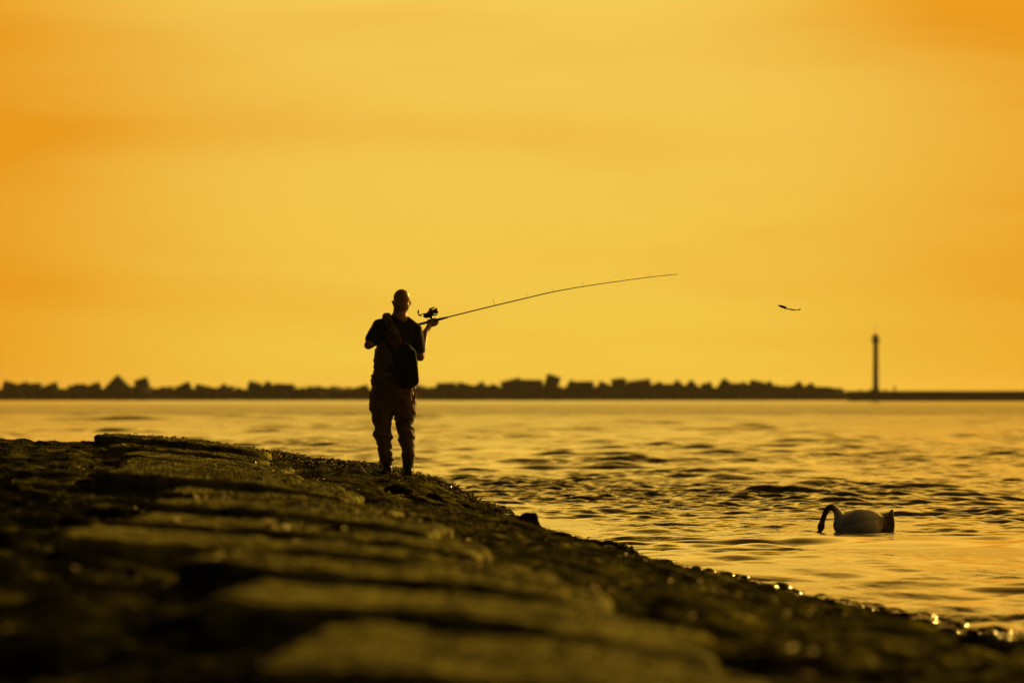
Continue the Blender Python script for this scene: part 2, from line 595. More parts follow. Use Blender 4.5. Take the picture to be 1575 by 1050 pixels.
def slab_mesh(k, xl, yl, xr, yr, h, d):
    nu, nv = 64, int(28 + d * 8)
    taper = (.5, .4, .4, .4, .5, .4, .35, .35, .5, .6, .6, .8, .9)[k % 13]
    u, v = np.meshgrid(np.linspace(0, 1, nu), np.linspace(0, 1, nv))
    fx, fy = xl + (xr - xl) * u, yl + (yr - yl) * u
    ux, uy = (xr - xl), (yr - yl)
    L = math.hypot(ux, uy)
    nx, ny = 0.03, 1.0
    px, py = fx + nx * d * v, fy + ny * d * v
    c = [float(G(xl, yl)), float(G(xr, yr)), float(G(xl + nx * d, yl + ny * d)), float(G(xr + nx * d, yr + ny * d))]
    zt = (c[0] * (1 - u) + c[1] * u) * (1 - v) + (c[2] * (1 - u) + c[3] * u) * v + 1.25 * h * (1 - taper * np.clip((u - .55) / .45, 0, 1) ** 1.5)
    e = np.minimum(np.minimum(u, 1 - u) * L, np.minimum(v, 1 - v) * d)
    # worn edges: plan outline wanders and the rim is rounded off
    wob = fbm(px * 3.1, py * 3.1, 3, 40 + k)
    rim = np.clip(e / 0.05, 0, 1)
    zt = zt - 0.022 * (1 - rim) ** 2 + fbm(px * 6, py * 6, 4, 60 + k) * 0.022 + fbm(px * 28, py * 28, 2, 80 + k) * 0.012
    out = np.clip(1 - e / 0.12, 0, 1)
    px = px + wob * 0.03 * out
    py = py + fbm(px * 2.7, py * 2.7, 3, 50 + k) * 0.07 * out
    top = np.stack([px, py, zt], -1)
    n = nu * nv
    V = [top.reshape(-1, 3)]
    idx = np.arange(n).reshape(nv, nu)
    loop = np.concatenate([idx[0, :-1], idx[:-1, -1], idx[-1, :0:-1], idx[:0:-1, 0]])
    F = [grid_faces(nv, nu)]
    prev = loop
    o = n
    for dz in (0.05, 0.11, 0.3):
        ring = top.reshape(-1, 3)[loop].copy()
        ring[:, 2] -= dz
        ring[:, :2] += (vn(ring[:, 0] * 9, ring[:, 1] * 9 + dz * 30, 5 + k)[:, None]) * 0.03
        V.append(ring)
        cur = np.arange(o, o + len(loop))
        o += len(loop)
        F.append(np.stack([np.roll(prev, -1), prev, cur, np.roll(cur, -1)], -1))
        prev = cur
    SLAB_TOPS.append((px, py, zt))
    return mesh_np('stone_slab', np.concatenate(V), F)


for k, s in enumerate(SLABS):
    obj('stone_slab', slab_mesh(k, *s), m_stone, groyne)

# rough stones bedded left of the slabs, along the flank and by the waterline
cob = []
for k in range(7):
    bm = bmesh.new()
    bmesh.ops.create_icosphere(bm, subdivisions=4, radius=1)
    V = np.array([v.co[:] for v in bm.verts])
    bm.verts.index_update()
    F = [tuple(v.index for v in f.verts) for f in bm.faces]
    bm.free()
    V = np.sign(V) * np.abs(V) ** 0.8
    V *= (1 + 0.5 * vn3(V + k * 5.1, 1.3, k) + 0.22 * vn3(V, 3.5, k + 9) + .10 * vn3(V, 9, k + 19))[:, None]
    cob.append(mesh_list('stone', V, F))
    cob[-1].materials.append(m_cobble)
STONES = []


def in_slab(x, y, m=0.1):
    for xl, yl, xr, yr, h, d in SLABS:
        if xl - m < x < xr + m and min(yl, yr) - m < y < max(yl, yr) + d + m:
            return True
    return False


def put_stone(x, y, r, sink=0.35):
    z = float(GZ(x, y))
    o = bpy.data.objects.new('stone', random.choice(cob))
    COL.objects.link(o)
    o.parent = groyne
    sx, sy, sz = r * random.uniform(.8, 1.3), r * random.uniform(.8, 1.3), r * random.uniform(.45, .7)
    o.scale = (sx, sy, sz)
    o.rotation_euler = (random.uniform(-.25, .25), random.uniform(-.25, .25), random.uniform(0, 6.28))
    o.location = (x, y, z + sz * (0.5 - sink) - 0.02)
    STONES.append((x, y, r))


n = 0
while n < 120:                       # left flank of the slab rows
    y = random.uniform(11, 52)
    left = np.interp(y, [11, 17, 21, 24, 29, 34, 38, 42, 50], [-.7, -1.0, -1.35, -2.0, -2.0, -2.3, -2.9, -3.1, -3.6])
    x = left - random.uniform(0, 0.055 * y)
    if in_slab(x, y):
        continue
    put_stone(x, y, random.uniform(.05, .12), 0.45)
    n += 1
n = 0
while n < 110:                        # waterline
    y = random.uniform(20, 58)
    x = float(np.interp(y, XD, XX)) - random.uniform(-.08, .75)
    if y > 54 and abs(x + 1.1) < .5:
        continue
    put_stone(x, y, random.uniform(.03, .075), 0.4)
    n += 1
n = 0
while n < 45:                        # right flank, between slabs and water
    y = random.uniform(13, 50)
    w = float(np.interp(y, WD, WW))
    x = float(np.interp(y, XD, XX)) - random.uniform(.5, 1.6) * w
    if in_slab(x, y):
        continue
    put_stone(x, y, random.uniform(.04, .09), 0.5)
    n += 1
# dark boulders breaking the slope below the angler
for x, y, r in [(-.62, 46.5, .13), (-.18, 45.2, .11), (.12, 44.2, .10), (.42, 47.6, .06), (.62, 46.0, .06), (-.95, 47.5, .12), (.75, 44.0, .06), (.3, 41.5, .08)]:
    put_stone(x, y, r, 0.25)


def surf(x, y):
    """upper surface for things growing on the groyne"""
    z = GZ(x, y)
    for (px, py, zt), (xl, yl, xr, yr, h, d) in zip(SLAB_TOPS, SLABS):
        L = math.hypot(xr - xl, yr - yl)
        ux, uy = (xr - xl) / L, (yr - yl) / L
        v = (y - yl - (x - xl) * uy / ux) / d
        u = (x - xl - .03 * d * v) / (xr - xl)
        ok = (u > 0.01) & (u < .99) & (v > 0.01) & (v < .99)
        nv, nu = zt.shape
        zi = zt[np.clip((v * (nv - 1)).round().astype(int), 0, nv - 1), np.clip((u * (nu - 1)).round().astype(int), 0, nu - 1)]
        z = np.where(ok, np.maximum(z, zi), z)
    return z


# short algae tufts: single tapering blades
def blades(n, xr_, yr_, hmin, hmax, wid, dens=None):
    x = rng.uniform(*xr_, n)
    y = rng.uniform(*yr_, n)
    if dens is not None:
        k = rng.random(n) < dens(x, y)
        x, y = x[k], y[k]
    z = surf(x, y)
    k = z > 0.04
    x, y, z = x[k], y[k], z[k]
    n = len(x)
    a = rng.uniform(0, 6.283, n)
    h = rng.uniform(hmin, hmax, n)
    w = rng.uniform(.6, 1.2, n) * wid
    lean = rng.uniform(0.1, 1.1, n)
    la = rng.uniform(0, 6.283, n)
    p = np.stack([x, y, z - .006], -1)
    wv = np.stack([np.cos(a) * w, np.sin(a) * w, np.zeros(n)], -1)
    up = np.stack([np.cos(la) * lean * h, np.sin(la) * lean * h, h], -1)
    V = np.stack([p - wv, p + wv, p + up * .6 + wv * .6, p + up, p + up * .6 - wv * .6], 1).reshape(-1, 3)
    b0 = np.arange(n)[:, None] * 5
    F = b0 + np.array([[0, 1, 2, 4]])
    T3 = b0 + np.array([[4, 2, 3]])
    return V, F, T3


def add_blades(name, lst, m, label):
    V, F4, F3, o = [], [], [], 0
    for v, f, t3 in lst:
        V.append(v)
        F4.append(f + o)
        F3.append(t3 + o)
        o += len(v)
    return tag(obj(name, mesh_np(name, np.concatenate(V), [np.concatenate(F4), np.concatenate(F3)]), m), label, None, None, 'stuff')


def patch(x, y):
    return np.clip(moss_cover(x, y) + .15 + .8 * fbm(x * 1.3, y * 0.8, 3, 31), 0.03, 1)


add_blades('moss', [blades(100000, (-6.2, .3), (44, 59.5), .008, .028, .004, patch),
                    blades(70000, (-4.5, 1.6), (28, 44), .010, .030, .005, patch),
                    blades(40000, (-2.6, 2.6), (11.5, 28), .008, .026, .005, patch)],
           m_moss, 'short green algae growing over the slabs and rubble of the groyne')


# bladder-wrack: limp ribbons lying over each other
def ribbons(n, xr_, yr_, dens, lmin, lmax, wid):
    x = rng.uniform(*xr_, n)
    y = rng.uniform(*yr_, n)
    k = rng.random(n) < dens(x, y)
    x, y = x[k], y[k]
    z = surf(x, y)
    k = z > -0.03
    x, y, z = x[k], y[k], z[k]
    n = len(x)
    a = rng.uniform(0, 6.283, n)
    L = rng.uniform(lmin, lmax, n)
    w = rng.uniform(.6, 1.3, n) * wid
    dirv = np.stack([np.cos(a), np.sin(a)], -1)
    per = np.stack([-dirv[:, 1], dirv[:, 0]], -1)
    tw = rng.uniform(-.9, .9, n)
    rise = rng.uniform(.004, .026, n)
    V = np.zeros((n, 8, 3))
    for j, (s, hz, ww) in enumerate([(0, 0, .5), (.33, .8, 1), (.68, 1.0, .9), (1, .35, .35)]):
        c = np.stack([x, y], -1) + dirv * (L * s)[:, None]
        zc = z + rise * hz
        for q, sg in enumerate((-1, 1)):
            V[:, j * 2 + q, :2] = c + per * (sg * w * ww)[:, None] * np.cos(tw * s * 2)[:, None]
            V[:, j * 2 + q, 2] = zc + sg * w * ww * np.sin(tw * (.4 + s * 2))
    b0 = np.arange(n)[:, None] * 8
    F = np.concatenate([b0 + np.array([[0, 1, 3, 2]]), b0 + np.array([[2, 3, 5, 4]]), b0 + np.array([[4, 5, 7, 6]])])
    return V.reshape(-1, 3), F, np.zeros((0, 3), int)


def weed_dens(x, y):
    s = np.interp(y, XD, XX) - x
    crest = np.exp(-((y - 57.6) / 1.6) ** 2) * np.clip((x + 3.9) / 1.2, 0, 1) * 1.2
    shore = np.exp(-((s - .25) / .45) ** 2) * 0.9
    spots = np.clip(fbm(x * 1.1, y * .7, 3, 77) * 2.2 - .35, 0, 1)
    return np.clip(crest + shore + spots * .3, 0, 1)


add_blades('seaweed', [ribbons(36000, (-4.5, 1.2), (53, 60.5), weed_dens, .02, .07, .006),
                       ribbons(30000, (-3.6, 3.0), (30, 53), weed_dens, .04, .13, .010),
                       ribbons(18000, (-1.6, 4.4), (14, 34), weed_dens, .05, .14, .012)],
           m_weed, 'wet brown seaweed draped along the crest and waterline of the groyne')

# wet glossy stones added along the waterline to make sun glints
bm = bmesh.new()
bmesh.ops.create_icosphere(bm, subdivisions=2, radius=1)
IV = np.array([v.co[:] for v in bm.verts])
bm.verts.index_update()
IF = np.array([[v.index for v in f.verts] for f in bm.faces])
bm.free()
PV, PF, po = [], [], 0
for i in range(2000):
    y = rng.uniform(31, 41) if i % 3 == 0 else rng.uniform(19, 52)
    x = float(np.interp(y, XD, XX)) - (rng.normal(-.02, .17) if i % 3 == 0 else rng.normal(.12, .22)) * (1.3 if y < 33 else 1)
    rad = rng.uniform(.025, .095) if i % 3 == 0 else rng.uniform(.015, .07)
    z = float(GZ(x, y))
    if z < -rad - .02:
        continue
    q = IV * np.array([rng.uniform(.8, 1.4), rng.uniform(.8, 1.3), rng.uniform(.5, .8)]) * rad
    q = q * (1 + .12 * vn3(IV + i * 1.7, 1.2, 3))[:, None]
    ca, sa_ = math.cos(i * 2.4), math.sin(i * 2.4)
    q = np.stack([q[:, 0] * ca - q[:, 1] * sa_, q[:, 0] * sa_ + q[:, 1] * ca, q[:, 2]], -1)
    PV.append(q + np.array([x, y, z + rad * .2]))
    PF.append(IF + po)
    po += len(IV)
m_pebble = mat('glint_pebble', (0.008, 0.007, 0.005), (0.03, 0.026, 0.014), 12, 0.12, ior=1.7)
tag(obj('glint_pebbles', mesh_np('glint_pebbles', np.concatenate(PV), np.concatenate(PF)), m_pebble), 'wet glossy stones added along the waterline to make sun glints', None, None, 'stuff')

# ------------------------------------------------------------------ sea
yrow = [7.0]
while yrow[-1] < 9000:
    D = yrow[-1]
    if D < 30:
        st = 0.16
    elif D < 60:
        st = 0.085
    elif D < 93:
        st = 0.042
    else:
        st = 0.060 * (D / 93) ** 1.95
    yrow.append(D + min(st, 400))
yrow = np.array(yrow)
ang = np.concatenate([-np.radians(np.linspace(62, 5.9, 34, endpoint=False)), np.radians(np.linspace(-5.9, 5.9, 350)), np.radians(np.linspace(62, 5.9, 34, endpoint=False))[::-1]])
Xw = yrow[:, None] * np.tan(ang)[None, :]
Yw = np.repeat(yrow[:, None], len(ang), 1)
dyr = np.gradient(yrow)
dxr = yrow * math.radians(11.8) / 350
inner = np.abs(ang) < math.radians(5.95)
Zw = np.zeros_like(Xw)
wr = np.random.default_rng(21)
rip = np.exp(-((Yw - (81 - .8 * (Xw - 1.5))) / 7.5) ** 2) * np.clip((Xw + 1.6) / 1.2, 0, 1) * np.exp(-np.maximum(Xw - 1.2, 0) / 2.6)
grp = np.clip(1 + 1.5 * fbm(Xw * .22, Yw * .05, 3, 5), .3, 1.7)
grp2 = np.clip(1 + 2.0 * fbm(Xw * .5 + 9, Yw * .11, 3, 15), .1, 2.5)
calm = np.interp(Yw, [0, 50, 62, 75, 100, 5000], [.9, .9, .9, .95, 1.0, 1.0])
NW = 70
for i in range(NW):
    lam = 0.16 * (7.0 / 0.16) ** (i / (NW - 1)) * wr.uniform(.93, 1.07)
    th = wr.normal(0, .45) + .12
    k = 2 * math.pi / lam
    kx, ky = math.sin(th) * k, -math.cos(th) * k
    slope = 0.030 * (.45 if lam > 1.4 else 1.0 if lam > .9 else 1.65)
    a = slope / k
    fade = np.clip((lam / np.maximum(dyr, dxr) - 2.6) / 2.0, 0, 1)[:, None]
    if not fade.any():
        continue
    kmax = int(np.nonzero(fade[:, 0])[0].max()) + 1
    ph = kx * Xw[:kmax] + ky * Yw[:kmax] + wr.uniform(0, 6.28) + (1.3 * fbm(Xw[:kmax] * .35 / lam ** .5, Yw[:kmax] * .2 / lam ** .5, 2, 100 + i) if i % 3 == 0 else 0)
    amp = (grp if lam > .7 else grp2)[:kmax] * calm[:kmax]
    if lam > 1.4:
        amp = amp * np.interp(yrow[:kmax], [90, 170, 320, 650], [.8, 1.6, 1.6, .4])[:, None]
    if lam < .40:
        amp = amp * .9 + rip[:kmax] * 2.4
    w = np.sin(ph)
    Zw[:kmax] += a * fade[:kmax] * amp * w
Zw = np.where(inner[None, :] | (Yw < 400), Zw, 0)
Zw -= np.interp(Yw, [7, 9000], [0, 0])
sea = obj('water', mesh_np('water', np.stack([Xw, Yw, Zw], -1).reshape(-1, 3), grid_faces(*Xw.shape)), m_water)
tag(sea, 'golden rippled sea water reflecting the evening sky', None, None, 'structure')

# ------------------------------------------------------------------ breakwater of concrete blocks
BW_Y = 870.0
PIER_Y = 790.0
bw = bpy.data.objects.new('breakwater', None)
COL.objects.link(bw)
bw.location = (0, BW_Y, 0)
tag(bw, 'long dark breakwater of tumbled concrete blocks across the horizon', 'breakwater')
bw['kind'] = 'thing'
V, F = rbox((0, 0, 0), (1, 1, 1), None, .05, 1)
blk = mesh_list('concrete_block', V, F, False)
blk.materials.append(m_concrete)
PEAKS = [(-76.9, 3.03, 2.8, 8), (-74.6, 2.84, 2.35, -18), (-73.0, 2.64, 2.35, 5), (-70.3, 2.84, 2.8, -12), (-67.2, 2.28, 1.57, 5), (-66.0, 2.48, 1.79, 10), (-63.7, 2.78, 2.8, -20), (-60.4, 3.97, 5.71, 45), (-56.4, 3.53, 2.58, -10), (-54.9, 1.99, 1.57, 20), (-52.9, 2.09, 3.14, 8), (-49.9, 2.89, 3.14, -25), (-46.9, 2.39, 3.92, 3), (-44.0, 2.64, 2.58, 38), (-41.3, 1.99, 2.8, 4), (-39.5, 2.98, 2.35, 6), (-37.3, 2.98, 3.14, 40), (-34.7, 2.48, 3.14, 12), (-32.4, 1.89, 2.02, 0), (-31.0, 2.28, 2.02, 40), (-29.5, 2.28, 2.02, 38), (-27.1, 2.19, 2.35, 35), (-25.8, 1.79, 1.79, 5), (-23.3, 2.39, 4.14, -6), (-20.2, 2.39, 3.58, 10), (-17.5, 2.48, 3.58, -15), (-14.1, 2.48, 3.36, 8), (-12.1, 2.09, 2.8, 30), (-10.0, 2.68, 2.8, -10), (-7.2, 2.78, 3.36, 14), (-4.8, 2.89, 3.14, -28), (-2.7, 2.59, 2.35, 30), (0.1, 3.48, 3.58, -14), (2.7, 3.08, 3.92, -8), (6.1, 4.08, 2.58, 9), (9.2, 3.18, 2.58, 32), (11.1, 2.89, 2.8, 8), (14.0, 2.98, 3.14, 25), (16.4, 3.38, 2.24, 3), (19.6, 3.23, 3.92, 2), (22.2, 2.89, 2.58, -22), (23.5, 2.48, 2.02, 10), (25.2, 3.18, 3.36, 42), (27.3, 3.18, 3.14, 45), (29.8, 2.78, 1.9, -4), (32.6, 3.38, 3.58, 35), (34.4, 2.59, 2.35, -10), (35.6, 2.89, 2.02, 30), (37.3, 3.08, 2.35, 2), (39.2, 2.98, 2.58, -35), (41.0, 2.39, 3.14, 20), (43.8, 2.98, 3.36, -38), (45.6, 2.68, 2.35, -28), (47.2, 1.99, 2.8, 10), (49.3, 1.84, 2.58, -5)]


def block(x, y, z, s, tilt, yaw, pitch):
    o = bpy.data.objects.new('concrete_block', blk)
    COL.objects.link(o)
    o.parent = bw
    o.rotation_euler = (pitch, math.radians(tilt), yaw)
    o.scale = s
    o.location = (x, y, z)


def crest(x, ztop, w, tilt, y):
    a = abs(math.radians(tilt))
    s = w / (math.cos(a) + math.sin(a)) * 1.04
    hgt = s * random.uniform(1.0, 1.2)
    half = .5 * (hgt * math.cos(a) + s * math.sin(a))
    block(x, y, ztop - half, (s, s * 1.1, hgt), tilt, random.uniform(-.12, .12), random.uniform(-.1, .1))


for x, zt, w, tl in PEAKS:
    crest(x, zt, w, tl + (random.choice((-1, 1)) * 9 if abs(tl) < 13 else 0), random.uniform(-.6, .6))
x = -135.0                            # the rubble goes on out of sight to the left
while x < -79:
    w = random.uniform(1.8, 3)
    crest(x, random.uniform(2.1, 2.9), w, random.uniform(-40, 40), random.uniform(-1, 1))
    x += w * .95
for row, (yy, zt) in enumerate([(1.5, 1.93), (-2.2, 1.65), (-4.0, .8)]):
    x = -135.0
    while x < 51.0:
        w = random.uniform(1.5, 2.4)
        big = .25 if -5 < x < 43 else 0
        crest(x, min(zt + big + random.uniform(-.25, .25), 1.3 if x > 46 else 9), w, random.uniform(-25, 25), yy + random.uniform(-.5, .5))
        x += w * .88

# ------------------------------------------------------------------ pier and beacon tower
pier = bpy.data.objects.new('pier', None)
COL.objects.link(pier)
pier.location = (46.7, PIER_Y, 0)
tag(pier, 'low flat concrete pier carrying the beacon tower right of the breakwater', 'pier')
V, F = rbox((35.0, 0, 0.15), (70, 6, 2.30), None, .06, 1)
obj('pier_wall', mesh_list('pier_wall', V, F, False), m_pier, pier)
V, F = rbox((35.0, 0, 1.36), (70.3, 6.3, .12), None, .03, 1)
obj('coping', mesh_list('coping', V, F, False), m_pier, pier)
V, F = rbox((0, 0, 0), (.35, .25, 1.7), None, .04, 1)
fm = mesh_list('fender', V, F, False)
fm.materials.append(m_steel)
for i in range(14):
    o = obj('fender', fm, None, pier, (2.5 + i * 5, -3.13, .55))


def bollard(x, h, label):
    V1, F1 = ring_sweep([(0, 0, 0, .13), (0, 0, h * .7, .10)], seg=10, sub=1)
    V2, F2 = ellipsoid((0, 0, h * .85), (.18, .18, h * .16), seg=10)
    V, F = join([(V1, F1), (V2, F2)])
    o = obj('bollard', mesh_list('bollard', V, F), m_steel, None, (x, PIER_Y - 2.2, 1.42))
    tag(o, label, 'bollard', 'mooring bollards on the pier')


bollard(48.3, .24, 'small dark mooring bollard at the left end of the pier')
bollard(49.6, .27, 'small dark bollard just left of the beacon tower foot')
bollard(51.7, .28, 'small dark bollard just right of the beacon tower foot')
bollard(53.0, .70, 'tallest dark post on the pier, right of the beacon tower')

tw = bpy.data.objects.new('beacon_tower', None)
COL.objects.link(tw)
tw.location = (50.5, PIER_Y, 1.42)
tw.scale = (.79, .79, .79)
tag(tw, 'slim tall beacon tower standing on the end of the pier', 'beacon tower')


def lathe(prof, seg=20):
    V, F = [], []
    for r, z in prof:
        for k in range(seg):
            a = 6.2832 * k / seg
            V.append((r * math.cos(a), r * math.sin(a), z))
    for i in range(len(prof) - 1):
        for k in range(seg):
            k2 = (k + 1) % seg
            F.append((i * seg + k, i * seg + k2, (i + 1) * seg + k2, (i + 1) * seg + k))
    F += [tuple(range(seg - 1, -1, -1)), tuple((len(prof) - 1) * seg + k for k in range(seg))]
    return np.array(V), F


def lobj(name, prof, m, parent, seg=20, loc=None):
    V, F = lathe(prof, seg)
    return obj(name, mesh_list(name, V, F, False), m, parent, loc)


lobj('plinth', [(.75, 0), (.75, .35), (.5, .5)], m_pier, tw)
lobj('column', [(.50, .4), (.46, 4), (.43, 8.55)], m_tower, tw)
lobj('gallery', [(.43, 8.40), (.80, 8.6), (.80, 8.72), (.3, 8.75)], m_steel, tw)
rail = []
for k in range(8):
    a = k * math.pi / 4
    rail.append(ring_sweep([(0.76 * math.cos(a), 0.76 * math.sin(a), 8.7, .025), (0.76 * math.cos(a), 0.76 * math.sin(a), 9.2, .025)], seg=6, sub=1))
for k in range(16):
    a, a2 = k * math.pi / 8, (k + 1) * math.pi / 8
    rail.append(ring_sweep([(0.76 * math.cos(a), 0.76 * math.sin(a), 9.2, .025), (0.76 * math.cos(a2), 0.76 * math.sin(a2), 9.2, .025)], seg=6, sub=1))
V, F = join(rail)
obj('railing', mesh_list('railing', V, F), m_steel, tw)
lobj('lantern', [(.50, 8.7), (.55, 8.8), (.55, 9.5), (.5, 9.55)], m_steel, tw)
lobj('lantern_roof', [(.68, 9.55), (.64, 9.75), (.12, 9.95)], m_tower, tw)
lobj('mast', [(.05, 9.8), (.03, 11.8)], m_steel, tw, 8)
V, F = join([ring_sweep([(.57, s * .16, .5, .02), (.50, s * .16, 8.6, .02)], seg=6, sub=1) for s in (-1, 1)] +
            [ring_sweep([(.57 - .07 * i / 26, -.16, .6 + i * .31, .015), (.57 - .07 * i / 26, .16, .6 + i * .31, .015)], seg=5, sub=1) for i in range(26)])
obj('ladder', mesh_list('ladder', V, F), m_steel, tw)

# ------------------------------------------------------------------ angler, seen from behind
PX, PY = -1.15, 55.3
PZ0 = 0.68
# body: head, neck, trunk, arms, hands and legs fused into one skin
R_SH, R_EL, R_WR = (.200, .02, 1.405), (.258, -.03, 1.145), (.308, .17, 1.395)
L_SH, L_EL, L_WR = (-.135, .02, 1.435), (-.243, -.10, 1.258), (-.080, .13, 1.360)
ROD_A = np.array((-.10, .185, 1.378))
ROD_B = np.array((.62, .295, 1.557))
ROD_U = (ROD_B - ROD_A) / np.linalg.norm(ROD_B - ROD_A)


def rod_at(x):
    return ROD_A + ROD_U * ((x - ROD_A[0]) / ROD_U[0])


parts = []
hr = Matrix.Rotation(math.radians(12), 3, 'Z')
parts.append(ellipsoid((.077, .040, 1.716), (.081, .100, .088), hr, 24))
parts.append(ellipsoid((.075, .030, 1.650), (.078, .085, .085), hr, 24))
parts.append(ellipsoid((.073, .085, 1.635), (.062, .066, .085), hr, 20))          # face and jaw
parts.append(ellipsoid((.060, .162, 1.655), (.013, .020, .022), hr, 12))          # nose
parts.append(ellipsoid((.155, .045, 1.655), (.010, .020, .032), Matrix.Rotation(.45, 3, 'Y'), 12))   # right ear
parts.append(ellipsoid((-.003, .045, 1.655), (.010, .020, .032), Matrix.Rotation(-.35, 3, 'Y'), 12))  # left ear
parts.append(ring_sweep([(.066, .030, 1.66, .068, .070), (.062, .025, 1.58, .069, .067), (.056, .015, 1.53, .084, .075), (.045, .01, 1.46, .12, .09)]))
parts.append(ring_sweep([(.036, .02, 1.47, .16, .09), (.036, .02, 1.38, .185, .115), (.020, .02, 1.22, .165, .115), (.012, .01, 1.05, .155, .11), (.0, 0, .92, .175, .125), (.0, 0, .84, .16, .115)]))
for SH, EL, WR in ((R_SH, R_EL, R_WR), (L_SH, L_EL, L_WR)):
    SH, EL, WR = np.array(SH), np.array(EL), np.array(WR)
    parts.append(ring_sweep([(.052, .01, 1.50, .055), (*(SH * .5 + np.array((.052, .01, 1.50)) * .5), .06), (*SH, .06)]))
    mid = SH * .5 + EL * .5
    parts.append(ring_sweep([(*(SH + (0, 0, .01)), .062), (*mid, .052), (*EL, .043)]))
    m2 = EL * .65 + WR * .35
    parts.append(ring_sweep([(*EL, .043), (*m2, .043), (*(EL * .2 + WR * .8), .030), (*WR, .027)]))


def hand(WR, x0, flip):
    """palm under the rod, four fingers curled over its far side, thumb along the near side"""
    res = []
    c = rod_at(x0)
    W = np.array(WR)
    up = np.array((0, 0, 1.0))
    back = np.cross(up, ROD_U)
    back /= np.linalg.norm(back)
    upn = np.cross(ROD_U, back)
    palm = c - upn * .030
    res.append(ring_sweep([(*W, .028, .024), (*(W * .55 + palm * .45), .030, .026), (*(palm - ROD_U * .01), .044, .028), (*(palm + ROD_U * .045), .042, .024), (*(palm + ROD_U * .07 + upn * .012), .03, .016)], side=tuple(ROD_U * .3 + back)))
    for i, (ln, r) in enumerate([(.92, .0082), (1.0, .0088), (.97, .0088), (.85, .0078)]):
        p = c + ROD_U * (-.035 + .0215 * i) * flip + ROD_U * .012
        rr = .024
        pts = []
        for q, a in enumerate((-1.5, -.75, .05, .85, 1.5 * ln)):
            pts.append((*(p + back * math.cos(a) * rr * flip_b + upn * math.sin(a) * rr), r * (1 - .06 * q)))
        res.append(ring_sweep(pts, seg=10, sub=3))
    tb = c - ROD_U * .030 - upn * .022
    res.append(ring_sweep([(*(tb - back * .020 * flip_b), .0125), (*(c - back * .030 * flip_b + ROD_U * .005), .0105), (*(c - back * .024 * flip_b + ROD_U * .035 + upn * .014), .0095), (*(c - back * .014 * flip_b + ROD_U * .056 + upn * .020), .008)], seg=10, sub=3))
    return res


flip_b = 1
parts += hand(R_WR, .352, 1)
parts += hand(L_WR, -.020, 1)
LEG_L = [(-.100, 0, .88, .092, .10), (-.118, .01, .66, .082, .085), (-.105, .02, .44, .060, .064), (-.088, -.015, .30, .058, .060), (-.062, 0, .10, .040, .042), (-.060, .0, .05, .042, .045)]
LEG_R = [(.100, 0, .88, .092, .10), (.105, .01, .66, .080, .085), (.118, .02, .42, .060, .064), (.132, -.015, .28, .056, .058), (.140, 0, .09, .040, .042), (.142, .0, .03, .042, .045)]
parts.append(ring_sweep(LEG_L))
parts.append(ring_sweep(LEG_R))
for lx, lz in ((-.062, .045), (.143, .02)):
    parts.append(ring_sweep([(lx, -.05, lz, .034, .03), (lx - .005, .05, lz, .038, .03), (lx - .01, .16, lz - .005, .042, .018)]))
person = obj('person', fuse('person', parts, .0055, 3), m_skin, None, (PX, PY, PZ0))
tag(person, 'person in black T-shirt and brown chest waders fishing from the groyne, seen from behind', 'person')


def fold(sx, sz, amp, s):
    def f(co):
        p = co.copy()
        p[:, 2] = p[:, 2] * sz / sx + p[:, 0] * 0.5
        return (vn3(p, sx, s) + .5 * vn3(p, sx * 2.3, s + 3)) * amp
    return f


# T-shirt
sh = [ring_sweep([(.054, .012, 1.530, .074, .07), (.044, .012, 1.490, .120, .095), (.035, .012, 1.43, .185, .122), (.035, .015, 1.36, .205, .135), (.022, .015, 1.25, .188, .135), (.015, .012, 1.13, .178, .132)])]
for SH, EL, t1 in ((R_SH, R_EL, .74), (L_SH, L_EL, .66)):
    SH, EL = np.array(SH), np.array(EL)
    sh.append(ring_sweep([(*SH, .080), (*(SH * (1 - t1 / 2) + EL * t1 / 2), .074), (*(SH * (1 - t1) + EL * t1), .068)]))
    sh.append(ring_sweep([(.052, .01, 1.495, .068), (*(SH * .5 + np.array((.052, .01, 1.50)) * .5), .074), (*SH, .076)]))
obj('t_shirt', fuse('t_shirt', sh, .010, 3, fold(14, 9, .012, 4)), m_shirt, person)

# waders: legs, hips, bloused waist, bib and back panel
w = [ring_sweep([(.005, .0, 1.21, .178, .140), (.000, .0, 1.14, .196, .150), (-.002, .0, 1.08, .196, .152), (.012, .0, 1.025, .172, .142), (.006, .0, .99, .176, .146), (-.004, 0, .955, .206, .150), (-.006, 0, .88, .212, .152), (-.006, 0, .78, .212, .140)])]
w.append(ring_sweep([(-.118, 0, .84, .105, .13), (-.124, .005, .70, .110, .118), (-.118, .01, .60, .105, .108), (-.112, .015, .53, .100, .102), (-.106, .015, .47, .088, .096), (-.100, .015, .405, .096, .098), (-.098, .015, .375, .100, .100), (-.098, .010, .345, .080, .088), (-.090, -.010, .29, .076, .080), (-.078, -.005, .215, .074, .076), (-.066, 0, .14, .060, .062), (-.062, 0, .12, .058, .060)], cap=False))
w.append(ring_sweep([(.104, 0, .84, .108, .13), (.110, .005, .72, .110, .118), (.108, .01, .62, .108, .108), (.108, .015, .56, .104, .102), (.096, .015, .505, .082, .096), (.116, .015, .43, .090, .098), (.126, .015, .385, .084, .092), (.124, .012, .35, .082, .090), (.134, -.010, .29, .074, .078), (.140, -.005, .20, .072, .074), (.140, 0, .13, .060, .062), (.140, 0, .105, .058, .060)], cap=False))
waders = obj('waders', fuse('waders', w, .009, 2, fold(9, 20, .034, 8)), m_wader, person)
